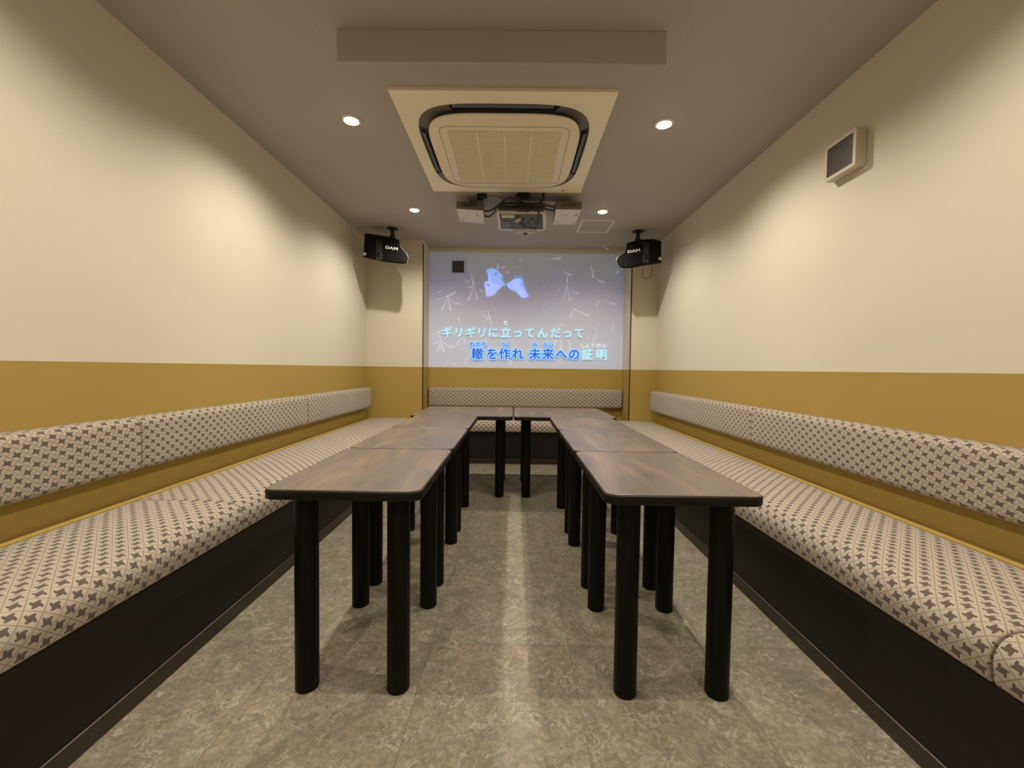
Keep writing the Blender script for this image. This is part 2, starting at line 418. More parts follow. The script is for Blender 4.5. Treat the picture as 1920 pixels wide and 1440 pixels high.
def arc(cx, cy, r, a0, a1, n=5):
    return [(cx+r*math.cos(math.radians(a0+(a1-a0)*i/n)), cy+r*math.sin(math.radians(a0+(a1-a0)*i/n))) for i in range(n+1)]
def seat_profile(depth):
    d = depth+.024
    top = [(d*k, .107+.006*math.sin(PI*k)) for k in (.12, .25, .38, .5, .62, .74)]
    return ([(.004, 0), (.004, .095)]+arc(.018, .093, .013, 180, 90, 3)[1:]+top
            + arc(d-.058, .050, .058, 82, 0, 8)+[(d-.002, .03)]+arc(d-.018, .014, .014, 0, -90, 3))
def back_profile(th=.07, h=.192):
    return ([(0, 0), (0, h)]+arc(th*.45, h-.028, .028, 90, 90, 1)[:1]+arc(th-.03, h-.03, .03, 80, 0, 5)
            + [(th+.002, h*.6), (th+.002, h*.35)]+arc(th-.022, .022, .022, 0, -90, 4))
def cushion_mesh(prof, length, r=.008, seed=0, wob=.0014, vs=1.0):
    rnd = random.Random(seed); n = len(prof)
    nrm = []
    for i in range(n):
        a = Vector(prof[i-1]); b = Vector(prof[(i+1) % n]); d = (b-a)
        nrm.append(Vector((d.y, -d.x)).normalized())
    area = sum(prof[i][0]*prof[(i+1) % n][1]-prof[(i+1) % n][0]*prof[i][1] for i in range(n))
    sg = -1 if area > 0 else 1                      # inward
    arcl = [0]
    for i in range(n-1): arcl.append(arcl[-1]+(Vector(prof[i+1])-Vector(prof[i])).length)
    es = [0, r*.15, r*.4, r*.75, r*1.2]
    xs = es+[r*1.2+(length-2.4*r)*k/24 for k in range(1, 24)]+[length-e for e in reversed(es)]
    ph = [rnd.uniform(0, 6.28) for _ in range(6)]
    bm = bmesh.new(); uvl = bm.loops.layers.uv.new('UVMap'); rows = []; U = rnd.uniform(0, .3)
    for x in xs:
        e = min(x, length-x); ins = r*(1-math.sqrt(max(0, 1-(1-min(e/r, 1))**2)))*.9
        row = []
        for i, (a, z) in enumerate(prof):
            w_ = wob*(math.sin(x*17+ph[0]+arcl[i]*9)+math.sin(x*31+ph[1]-arcl[i]*22)*.6) if e > r else 0
            if i < 2 or a < .02 or z < .012: w_ = 0
            p = Vector((a, z))+nrm[i]*sg*(ins-w_)
            p.x = max(p.x, 0.001)
            v = bm.verts.new((x, p.x, p.y)); row.append(v)
        rows.append(row)
    for ri in range(len(rows)-1):
        for i in range(n):
            j = (i+1) % n
            f = bm.faces.new((rows[ri][i], rows[ri][j], rows[ri+1][j], rows[ri+1][i])); f.smooth = True
            vv = [arcl[i], arcl[j] if j else arcl[-1]+.01, arcl[j] if j else arcl[-1]+.01, arcl[i]]
            for lp, x, v_ in zip(f.loops, (xs[ri], xs[ri], xs[ri+1], xs[ri+1]), vv): lp[uvl].uv = (U+x, v_*vs)
    for row, x in ((rows[0], xs[0]), (rows[-1], xs[-1])):
        f = bm.faces.new(row)
        for lp in f.loops: lp[uvl].uv = (lp.vert.co.y, lp.vert.co.z)
    bmesh.ops.recalc_face_normals(bm, faces=bm.faces)
    me = bpy.data.meshes.new('cushion'); bm.to_mesh(me); bm.free(); me.materials.append(M['fabric'])
    return me
def cushion(name, label, cat, me, side, start, z, group, gap=.001):
    o = bpy.data.objects.new(name, me); COL.objects.link(o)
    if side == 'left': o.rotation_euler = (0, 0, -PI/2); o.location = (XL+gap, start, z)       # start = far end, runs towards -y
    if side == 'right': o.rotation_euler = (0, 0, PI/2); o.location = (XR-gap, start, z)       # start = near end
    if side == 'back': o.rotation_euler = (0, 0, PI); o.location = (start, YB-.001, z)          # start = right end
    return tag(o, label, cat, group)
SEAT_L, SEAT_R, SEAT_B = seat_profile(.432-.048), seat_profile(.415-.048), seat_profile(YB-3.93)
GS = 'checked seat cushions on the benches'; GB = 'checked backrest cushions on the walls'
for a, b, lb, sd in ((-.02, 1.482, 'checked seat cushion on the left bench, nearest the camera', 1),
                     (1.486, 2.79, 'checked seat cushion on the left bench, middle one, beside the left tables', 2),
                     (2.794, YR-.004, 'checked seat cushion at the far end of the left bench', 3)):
    cushion('seat_cushion', lb, 'cushion', cushion_mesh(SEAT_L, b-a, r=.006, seed=sd, vs=.82), 'left', b, .304, GS, .048)
for a, b, lb, sd in ((-.70, .79, 'checked seat cushion on the right bench, cut by the lower right corner of the photo', 4),
                     (.796, 2.25, 'checked seat cushion on the right bench beside the nearest right table', 5),
                     (2.254, YR-.004, 'checked seat cushion at the far end of the right bench', 6)):
    o = cushion('seat_cushion', lb, 'cushion', cushion_mesh(SEAT_R, b-a, r=.006, seed=sd, vs=.82), 'right', a, .304, GS, .048)
# alcove seat, notched round the corners of the recess
cushion('seat_cushion', 'checked seat cushion in the recess behind the far tables', 'cushion',
        cushion_mesh(SEAT_B, .925-AL-.006, seed=7, vs=.82), 'back', .925, .304, GS)
for a, b, lb, sd in ((.285, 1.505, 'checked backrest cushion on the left wall, nearest the camera', 11),
                     (1.509, 2.731, 'long checked backrest cushion on the left wall, middle of three', 12),
                     (2.735, 3.955, 'checked backrest cushion on the left wall at the far corner', 13)):
    cushion('backrest_cushion', lb, 'cushion', cushion_mesh(back_profile(), b-a, r=.010, seed=sd), 'left', b, .518, GB)
for a, b, lb, sd in ((.955, 2.268, 'checked backrest cushion on the right wall, nearest the camera', 14),
                     (2.272, 3.955, 'checked backrest cushion on the right wall at the far corner', 15)):
    cushion('backrest_cushion', lb, 'cushion', cushion_mesh(back_profile(), b-a, r=.010, seed=sd), 'right', a, .518, GB)
cushion('backrest_cushion', 'checked backrest cushion in the recess under the projected picture', 'cushion',
        cushion_mesh(back_profile(), 1.968, r=.014, seed=16), 'back', 1.106, .512, GB)

# ================================================================== tables
ZT = .584
def make_table(w_, d, leg_x, leg_y, label, group):
    t = thing('low_table', label, 'table', (0, 0, 0), group)
    e = MB().prism(rrect(-w_/2, w_/2, -d/2, d/2, .032, 7), ZT-.0275, ZT-.0015, bev=.005, seg=3).build('tabletop_edge', M['black_edge'], t, smooth=True)
    MB().prism(rrect(-w_/2+.0035, w_/2-.0035, -d/2+.0035, d/2-.0035, .029, 7), ZT-.004, ZT, bev=.0008).build('tabletop', M['top'], t)
    leg = None
    for x in leg_x:
        for y in leg_y:
            if leg is None:
                leg = MB().lathe([(0, 0), (.0285, 0), (.0315, .003), (.0315, ZT-.034), (.043, ZT-.034), (.043, ZT-.0275), (0, ZT-.0275)], n=36).build('leg', M['black_leg'], t, smooth=True)
                leg.location = (x, y, 0)
            else:
                q = leg.copy(); COL.objects.link(q); q.parent = t; q.location = (x, y, 0)
    return t
side = make_table(.418, .571, (-.127, .131), (-.2065, .2065), 'x', 'side tables in two rows')
pos = [(-.446, 1.067+.2855, 'dark wood laminate low table at the near end of the left row'),
       (-.446, 1.641+.2855, 'dark wood laminate low table, second from the camera in the left row'),
       (-.446, 2.215+.2855, 'dark wood laminate low table in the left row, touching the left far table'),
       (.4505, 1.064+.2855, 'dark wood laminate low table at the near end of the right row'),
       (.4505, 1.638+.2855, 'dark wood laminate low table, second from the camera in the right row'),
       (.4505, 2.212+.2855, 'dark wood laminate low table in the right row, touching the right far table')]
for i, (x, y, lb) in enumerate(pos):
    o = side if i == 0 else copy_tree(side)
    o.location = (x, y, 0); o['label'] = lb
far = make_table(.694, .682, (-.257, .257), (-.205, .235), 'x', 'square far tables below the projection')
far.location = (-.3495, 3.131, 0); far['label'] = 'square dark laminate far table, left one below the projected picture'
f2 = copy_tree(far); f2.location = (.3515, 3.131, 0); f2['label'] = 'square dark laminate far table, right one below the projected picture'

# ================================================================== ceiling air conditioner
def aircon():
    cx, cy = -.0628, 2.379
    t = thing('ceiling_air_conditioner', 'square cream ceiling cassette air conditioner above the aisle', 'air conditioner', (cx, cy, ROOM_H))
    n = 72; ox, oy, oa, ob, op = -.003, .012, .436, .444, 4.4
    sq = squircle(ox, oy, oa, ob, op, n); outer = []
    for x, y in sq:                                   # square outline matched point by point to the ring opening
        k = max(abs(x-ox)/oa, abs(y-oy)/ob); a, b = (x-ox)/k/oa, (y-oy)/k/ob
        outer.append((a*.5028, b*.519))
    MB().ring(outer, sq, -.014, 0).build('panel', M['cream_plastic'], t)
    MB().prism(squircle(ox, oy, oa-.001, ob-.001, op, n), -.003, -.001).build('outlet_recess', M['slot'], t)
    ix, iy, ia, ib = -.001, -.004, .386, .391
    MB().prism(squircle(ix, iy, ia-.006, ib-.006, 4.8, n), -.034, -.0025).build('cover_side', M['slot'], t)
    MB().prism(squircle(ix, iy, ia, ib, 4.8, n), -.041, -.032, bev=.003, seg=2).build('centre_cover', M['cream_inner'], t, smooth=True)
    zc = -.0415; yo = -cy
    MB().ring(rrect(-.327, .327, 2.080+yo, 2.705+yo, .05, 17), rrect(-.325, .325, 2.082+yo, 2.703+yo, .048, 17), zc-.0003, zc+.002).build('cover_joint', M['grey_plastic'], t)
    x0, x1, y0, y1 = -.283, .282, 2.118+yo, 2.680+yo
    g = MB().box((x0, y0, zc-.002), (x1, y1, zc+.001), .004).build('intake_grille', M['grille_olive'], t)
    s = MB(); m_ = 46
    for k in range(m_):
        y = y0+.004+k*(y1-y0-.008)/m_; s.box((x0+.004, y, zc-.0034), (x1-.004, y+.0062, zc-.0018))
    s.build('grille_slat', M['grille_olive'], g)
    for fr in (.256, .5, .738):
        x = x0+(x1-x0)*fr; MB().box((x-.004, y0+.003, zc-.0040), (x+.004, y1-.003, zc-.0018), .0008).build('grille_rib', M['cream_inner'], g)
    # louvers lying in the ring, one on each side, grey pieces in the corners
    for (a0, b0, a1, b1, ax, an) in ((-.24, -.421, .23, -.402, 'X', -18), (-.24, .402, .23, .428, 'X', 20), (-.428, -.19, -.407, .23, 'Y', 24), (.400, -.19, .421, .23, 'Y', -24)):
        MB().box((a0, b0, -.014), (a1, b1, -.009), .002, rot=(math.radians(an), ax)).build('louver', M['vane'], t)
    for sx, sy in ((-1, -1), (1, -1), (-1, 1), (1, 1)):
        a = [(px, py) for px, py in squircle(ox, oy, oa-.002, ob-.002, op, 144) if px*sx > .25 and (py-oy)*sy > .24]
        b = [(px, py) for px, py in squircle(ix, iy, ia-.007, ib-.007, 4.8, 144) if px*sx > .235 and (py-iy)*sy > .215]
        ang = lambda p: math.atan2((p[1]-oy)*sy, (p[0]-ox)*sx)
        a.sort(key=ang); b.sort(key=ang, reverse=True)
        MB().prism(a+b, -.012, -.008).build('louver_corner', M['vane_corner'], t)
    MB().lathe([(0, -.002), (.006, -.002), (.006, 0), (0, 0)], n=16).build('sensor', M['black'], t, loc=(.378, .487, -.014))
aircon()

# ================================================================== downlights
def downlight(x, y, label, group, proto=None):
    if proto:
        o = copy_tree(proto); o.location = (x, y, ROOM_H); o['label'] = label; return o
    t = thing('recessed_downlight', label, 'ceiling light', (x, y, ROOM_H), group)
    MB().lathe([(.034, -.001), (.034, -.0055), (.037, -.007), (.044, -.005), (.047, -.0008), (.047, -.0002), (.034, -.0002)], n=36).build('trim_ring', M['lamp_ring'], t, smooth=True)
    MB().lathe([(0, -.017), (.014, -.0155), (.025, -.011), (.0335, -.003), (.0335, -.0004), (0, -.0004)], n=28).build('bulb', M['bulb'], t, smooth=True)
    return t
G = 'recessed ceiling downlights'
p = downlight(*LAMPS[0], 'lit recessed downlight left of the air conditioner, the larger left glow', G)
downlight(*LAMPS[1], 'lit recessed downlight right of the air conditioner, the larger right glow', G, p)
downlight(*LAMPS[2], 'lit recessed downlight in the ceiling near the left speaker', G, p)
downlight(*LAMPS[3], 'lit recessed downlight in the ceiling beside the square access hatch', G, p)
downlight(*LAMPS[4], 'lit recessed downlight above the near end of the left table row', G, p)
downlight(*LAMPS[5], 'lit recessed downlight above the near end of the right table row', G, p)
downlight(*LAMPS[6], 'lit recessed downlight behind the camera on the left', G, p)
downlight(*LAMPS[7], 'lit recessed downlight behind the camera on the right', G, p)

# ================================================================== speakers
def smooth_outline(pts, flags, sub=5):
    """closed outline; segments flagged 1 are passed through as a spline"""
    out = []; n = len(pts)
    for i in range(n):
        if not flags[i]: out.append(pts[i]); continue
        p0, p1, p2, p3 = [Vector(pts[(i+k) % n]) for k in (-1, 0, 1, 2)]
        for k in range(sub):
            t = k/sub; q = .5*((2*p1)+(-p0+p2)*t+(2*p0-5*p1+4*p2-p3)*t*t+(-p0+3*p1-3*p2+p3)*t**3)
            out.append((q.x, q.y))
    return out
def speaker(label, pts, flags, mount, badge, badge_rot, strip_x, port, sticker, cableloop=False):
    yF = 3.62; cx = sum(p[0] for p in pts)/len(pts); cz = sum(p[1] for p in pts)/len(pts)
    t = thing('wall_speaker', label, 'speaker', (mount[0], mount[1], ROOM_H), 'black karaoke speakers')
    off = Vector((-mount[0], -mount[1], -ROOM_H))
    def place(o): o.location = off; return o
    out = smooth_outline(pts, flags)
    back = [(cx+(x-cx)*.80-.035*strip_x[2], cz+(z-cz)*.84+.018) for x, z in out]      # the cabinet narrows and is turned towards the room
    mb = MB(); bm = mb.bm; n = len(out)
    a = [bm.verts.new((x, yF, z)) for x, z in out]; b = [bm.verts.new((x, yF+.15, z)) for x, z in back]
    bm.faces.new(a); bm.faces.new(b)
    for i in range(n): bm.faces.new((a[i], a[(i+1) % n], b[(i+1) % n], b[i]))
    bmesh.ops.recalc_face_normals(bm, faces=bm.faces)
    place(mb.build('cabinet', M['black'], t, smooth=True))
    rim = MB().tube([(x, yF-.001, z) for x, z in out if (x-cx)*strip_x[2] > .05], .0035, 6, 2)
    place(rim.build('silver_rim', M['silver'], t, smooth=True))
    gr = [(cx+(x-cx)*.955, cz+(z-cz)*.93) for x, z in out]
    place(MB().prism(gr, yF-.012, yF, ax='y', bev=.004).build('front_grille', M['black_cloth'], t, smooth=True))
    place(MB().prism([(strip_x[0], cz-.085+strip_x[3]), (strip_x[1], cz-.092+strip_x[3]), (strip_x[1]-.004, cz+.080+strip_x[3]), (strip_x[0]+.004, cz+.088+strip_x[3])], yF-.0145, yF-.01, ax='y', bev=.001).build('centre_strip', M['dark_grey'], t))
    for px, pz, pr in port:
        o = MB().lathe([(0, -.002), (pr*.8, -.002), (pr, .001), (pr, .004), (0, .004)], n=28).build('bass_port', M['black'], t, smooth=True)
        o.rotation_euler = (-PI/2, 0, 0); o.location = off+Vector((px, yF-.0165, pz))
    place(MB().box((sticker[0]-.012, yF-.0135, sticker[1]-.012), (sticker[0]+.012, yF-.0115, sticker[1]+.012), .0008).build('sticker', M['label'], t))
    g = glyphs([('D', -.027, 0), ('A', 0, 0), ('M', .029, 0)], .038, M['badge'], 'badge', t, 0, grow=.0018)
    g.scale = (1.28, 1, .84); g.rotation_euler = (0, badge_rot, 0); g.location = off+Vector((badge[0], yF-.0135, badge[1]))
    # ceiling bracket
    mx, my = 0, 0
    br = MB().lathe([(0, 0), (.05, 0), (.05, -.006), (.03, -.012), (0, -.012)], n=28).build('bracket_plate', M['black'], t, smooth=True)
    MB().lathe([(.016, -.01), (.016, -.06), (.024, -.065), (.024, -.125), (0, -.125)], n=20).build('bracket_arm', M['black'], t, smooth=True)
    if cableloop:
        x0, x1 = 1.135, 1.215
        place(MB().tube([(x0, 3.74, 1.81), (x0-.002, 3.75, 1.765), (x0+.006, 3.755, 1.732), (x0+.036, 3.76, 1.724), (x1-.006, 3.76, 1.74), (x1, 3.755, 1.765), (x1+.001, 3.74, 1.82)], .0025, 6).build('cable_loop', M['brown_cable'], t, smooth=True))
    return t
speaker('black karaoke speaker under the ceiling in the far left corner',
        [(-1.295, 2.053), (-1.094, 2.026), (-.998, 1.998), (-.997, 1.966), (-.985, 1.939), (-.964, 1.909), (-.941, 1.887), (-.924, 1.853), (-.929, 1.818), (-.955, 1.794), (-1.144, 1.812), (-1.309, 1.848)],
        [0, 0, 0, 1, 1, 1, 1, 1, 1, 0, 0, 0], (-1.085, 3.715), (-1.062, 1.925), math.radians(8), (-1.196, -1.140, 1, 0.0),
        [(-1.166, 1.975, .018), (-1.170, 1.865, .022)], (-1.292, 1.872))
speaker('black karaoke speaker under the ceiling in the far right corner, cable loop below',
        [(1.248, 2.014), (1.253, 1.829), (.971, 1.780), (.914, 1.781), (.889, 1.796), (.870, 1.833), (.8725, 1.861), (.889, 1.8825), (.923, 1.905), (.944, 1.933), (.951, 1.968), (.953, 1.994), (1.065, 2.025), (1.179, 2.031)],
        [0, 0, 0, 1, 1, 1, 1, 1, 1, 1, 0, 0, 0, 0], (1.075, 3.715), (1.010, 1.925), math.radians(-9), (1.088, 1.142, -1, 0.01),
        [(1.118, 1.985, .016), (1.114, 1.872, .021)], (1.236, 1.862), cableloop=True)

# ================================================================== projector and its set-top boxes
def projector():
    t = thing('ceiling_projector', 'white ceiling projector with dark connector panel and black cables, behind the air conditioner', 'projector', (.05, 2.99, ROOM_H))
    o = Vector((-.05, -2.99, -ROOM_H))
    P = lambda mb, n, m, par=None, sm=False: mb.build(n, m, par or t, smooth=sm, loc=o if par is None else None)
    P(MB().prism([(-.135, 2.955), (.205, 2.955), (.232, 3.17), (.232, 3.30), (.215, 3.325), (-.115, 3.325), (-.135, 3.30)], 1.990, 2.055, bev=.008, seg=3), 'body', M['white'], sm=True)
    P(MB().prism([(-.118, 2.965), (.188, 2.965), (.210, 3.275), (-.112, 3.275)], 1.986, 1.991, bev=.001), 'connector_panel', M['green_panel'])
    P(MB().prism([(-.02, 3.31), (.17, 3.31), (.135, 3.355), (.10, 3.372), (.05, 3.372), (.015, 3.355)], 1.978, 2.04, bev=.004), 'lens_hood', M['label'])
    P(MB().box((.060, 3.333, 1.970), (.092, 3.362, 1.980), .001), 'sensor_window', M['black'])
    rnd = random.Random(3)
    for k in range(15):
        x = rnd.uniform(.0, .17); y = rnd.uniform(3.02, 3.25); s_ = rnd.uniform(.006, .013)
        P(MB().box((x, y, 1.980), (x+s_, y+s_*1.3, 1.987), .0012), 'socket', M['black'] if rnd.random() < .7 else M['dark_grey'])
    P(MB().box((-.105, 3.10, 1.983), (-.035, 3.26, 1.987), .001), 'vent_patch', M['grey_plastic'])
    P(MB().box((-.10, 2.962, 1.976), (-.01, 3.01, 1.988), .003), 'plug_block', M['connector'])
    P(MB().box((.002, 3.02, 1.968), (.026, 3.075, 1.984), .003, rot=(.5, 'Z')), 'plug', M['connector'])
    # mount
    P(MB().lathe([(0, 0), (.052, 0), (.052, -.008), (.040, -.016), (0, -.016)], (.05, 2.975, ROOM_H), 28), 'mount_plate', M['dark_grey'], sm=True)
    P(MB().lathe([(.018, -.014), (.022, -.026), (.040, -.040), (.045, -.056), (.038, -.072), (.022, -.082), (.022, -.096), (0, -.096)], (.05, 2.975, ROOM_H), 28), 'ball_joint', M['steel'], sm=True)
    P(MB().box((-.12, 2.925, 2.056), (.27, 3.06, 2.062), .001), 'shelf_plate', M['shelf'])
    P(MB().box((.005, 2.90, 2.00), (.095, 2.985, 2.045), .004), 'mount_head', M['black'])
    c = [[(-.245, 3.02, 2.030), (-.20, 2.98, 2.012), (-.15, 2.95, 2.020), (-.10, 2.93, 2.045), (-.02, 2.91, 2.045), (.06, 2.90, 2.03)],
         [(-.245, 3.10, 2.030), (-.20, 3.08, 2.010), (-.155, 3.02, 2.018), (-.12, 2.94, 2.035), (-.04, 2.915, 2.02), (.02, 2.92, 2.015)],
         [(.275, 2.97, 2.040), (.22, 2.93, 2.035), (.15, 2.91, 2.040), (.08, 2.905, 2.035), (0, 2.905, 2.025)],
         [(.275, 3.01, 2.030), (.22, 2.95, 2.018), (.16, 2.92, 2.015), (.10, 2.91, 2.022), (.02, 2.905, 2.03)],
         [(-.12, 2.94, 2.015), (-.06, 2.91, 2.005), (.03, 2.90, 2.005), (.11, 2.905, 2.00), (.19, 2.93, 2.01)],
         [(-.10, 2.93, 2.055), (-.05, 2.90, 2.075), (.0, 2.895, 2.06), (.06, 2.90, 2.04), (.14, 2.91, 2.02)],
         [(.16, 2.915, 2.04), (.185, 2.92, 2.075), (.19, 2.94, 2.10), (.19, 2.95, 2.124)],
         [(.15, 2.92, 2.01), (.165, 2.98, 1.985), (.165, 3.06, 1.975), (.160, 3.12, 1.975)],
         [(.02, 3.06, 1.975), (.04, 3.12, 1.972), (.07, 3.18, 1.975)]]
    for i, pts in enumerate(c):
        P(MB().tube(pts, (.0065, .0055, .007, .006, .012, .006, .009, .005, .004)[i], 8), 'cable', M['black'], sm=True)
    P(MB().box((-.09, 2.905, 2.005), (.20, 2.95, 2.028), .010, 3), 'cable_bundle', M['black'], sm=True)
projector()
def setbox(label, pts, sgn, print_on):
    cx = sum(p[0] for p in pts)/4; cy = sum(p[1] for p in pts)/4
    t = thing('receiver_box', label, 'receiver box', (cx, cy, 2.02), 'white receiver boxes beside the projector')
    q = [(x-cx, y-cy) for x, y in pts]
    MB().prism(q, .001, .058, bev=.006, seg=3).build('case', M['grey_plastic'], t, smooth=True)
    b = MB().prism([(x*.985, y*.985) for x, y in q], -.003, .004, bev=.002).build('bottom_plate', M['white'], t)
    m = MB()
    for k in range(7): m.box((-.05+k*.016, min(p[1] for p in q)-.0012, .016), (-.044+k*.016, min(p[1] for p in q)+.004, .044))
    m.build('vent_slots', M['dark_grey'], t)
    for x, y, w_, h in print_on: MB().box((x, y, -.0038), (x+w_, y+h, -.0028)).build('printed_mark', M['grey_plastic'], b)
    MB().box((-.006, -.02, .057), (.006, .02, ROOM_H-2.02-.0005), .001).build('hanger', M['black'], t)
    for x in (-.07, .07):
        MB().lathe([(0, -.007), (.006, -.006), (.007, -.002), (0, -.002)], n=14).build('foot', M['label'], b, loc=(x, .10*1, 0))
    return t
setbox('white receiver box hanging left of the projector', [(-.418, 2.965), (-.228, 2.993), (-.240, 3.262), (-.425, 3.205)], -1, [(-.03, -.05, .012, .01), (.04, -.04, .012, .03), (-.075, .05, .012, .018)])
setbox('white receiver box hanging right of the projector, by the access hatch', [(.275, 2.955), (.458, 2.955), (.455, 3.250), (.285, 3.255)], 1, [(-.04, -.06, .014, .01), (-.015, -.06, .014, .01), (.06, -.07, .014, .03), (-.055, .10, .010, .012)])
t = thing('junction_box', 'small black box on the ceiling behind the air conditioner with a thin wire', 'box', (-.24, 2.975, ROOM_H))
MB().box((-.034, -.022, -.032), (.034, .030, -.0005), .004, 3).build('case', M['black'], t, smooth=True)
MB().tube([(.03, .0, -.012), (.10, -.01, -.014), (.16, -.012, -.030), (.215, -.035, -.048)], .0018, 6).build('wire', M['black'], t, smooth=True)

# ================================================================== hatch, detector, vents
t = thing('ceiling_hatch', 'square ceiling access hatch with aluminium frame', 'access hatch', (.675, 3.602, ROOM_H))
MB().ring(rrect(-.139, .139, -.156, .156, .002, 2), rrect(-.121, .121, -.138, .138, .002, 2), -.004, -.0002).build('frame', M['alu'], t)
MB().box((-.1205, -.1375, -.0025), (.1205, .1375, -.0002)).build('hatch_panel', M['ceiling'], t)
t = thing('smoke_detector', 'round white smoke detector on the ceiling before the projected wall', 'smoke detector', (.904, 4.165, ROOM_H))
MB().lathe([(0, -.010), (.046, -.010), (.050, -.004), (.050, -.0003), (0, -.0003)], n=32).build('base', M['white'], t, smooth=True)
MB().lathe([(0, -.028), (.018, -.028), (.026, -.020), (.028, -.0095), (0, -.0095)], n=28).build('sensing_head', M['white'], t, smooth=True)
MB().ring(squircle(0, 0, .0285, .0285, 2, 28), squircle(0, 0, .0255, .0255, 2, 28), -.018, -.013).build('dark_slot', M['dark_grey'], t)

def vent(name, label, w_, h, depth, border, cols, mesh):
    """built facing -y with its back on y=0"""
    t = thing(name, label, 'vent')
    o = [(x, z) for x, z in rrect(-w_/2, w_/2, -h/2, h/2, .010, 5)]
    i = [(x, z) for x, z in rrect(-w_/2+border, w_/2-border, -h/2+border, h/2-border, .003, 5)]
    b = MB().ring(o, i, 0, depth-.002).build('frame', M['vent_frame'], t); b.rotation_euler = (PI/2, 0, 0); b.location = (0, -.002, 0)
    MB().box((-w_/2+.008, -min(.012, depth-.006), -h/2+.008), (w_/2-.008, -.0003, h/2-.008)).build('back_plate', M['dark_grey'], t)
    s = MB(); n = cols; iw = w_-2*border
    for k in range(n):
        x = -iw/2+iw*(k+.5)/n; s.box((x-iw/n*.30, -depth+.004, -h/2+border-.002), (x+iw/n*.30, -min(.0115, depth-.0065), h/2-border+.002))
    s.build('grille_bars', M[mesh], t)
    return t
v = vent('wall_vent', 'square ivory ventilation grille high on the right wall', .165, .148, .044, .014, 26, 'vent_grille')
v.location = (XR, 1.752, 1.790+.005); v.rotation_euler = (0, 0, -PI/2)
v = vent('wall_vent', 'small dark square vent at the upper left of the projected picture', .160, .156, .013, .019, 20, 'vent_dark')
v.location = (-.582, YB-.0005, 1.937)

# positions on the recess wall (x, z) of the projected lettering and drawing
LINE1= [('ギ', -0.689, 1.27), ('リ', -0.568, 1.271), ('ギ', -0.45, 1.271), ('リ', -0.332, 1.272), ('に', -0.218, 1.272), ('立', -0.09, 1.273), ('っ', 0.034, 1.274), ('て', 0.156, 1.274), ('ん', 0.288, 1.275), ('だ', 0.42, 1.276), ('っ', 0.542, 1.276), ('て', 0.661, 1.277)]
LINE2= [('轍', -0.376, 1.053), ('を', -0.226, 1.054), ('作', -0.095, 1.055), ('れ', 0.037, 1.056), ('未', 0.213, 1.057), ('来', 0.348, 1.058), ('へ', 0.484, 1.059), ('の', 0.615, 1.06)]
LINE3= [('証', 0.75, 1.058), ('明', 0.898, 1.06)]
RUBY1= [('た', -0.088, 1.371)]
RUBY2= [('わ', -0.43, 1.149), ('だ', -0.369, 1.15), ('ち', -0.309, 1.15), ('つ', -0.113, 1.151), ('く', -0.061, 1.152), ('み', 0.211, 1.153), ('ら', 0.318, 1.154), ('い', 0.374, 1.154)]
RUBY3= [('し', 0.699, 1.149), ('ょ', 0.748, 1.15), ('う', 0.802, 1.15), ('め', 0.865, 1.151), ('い', 0.928, 1.152)]
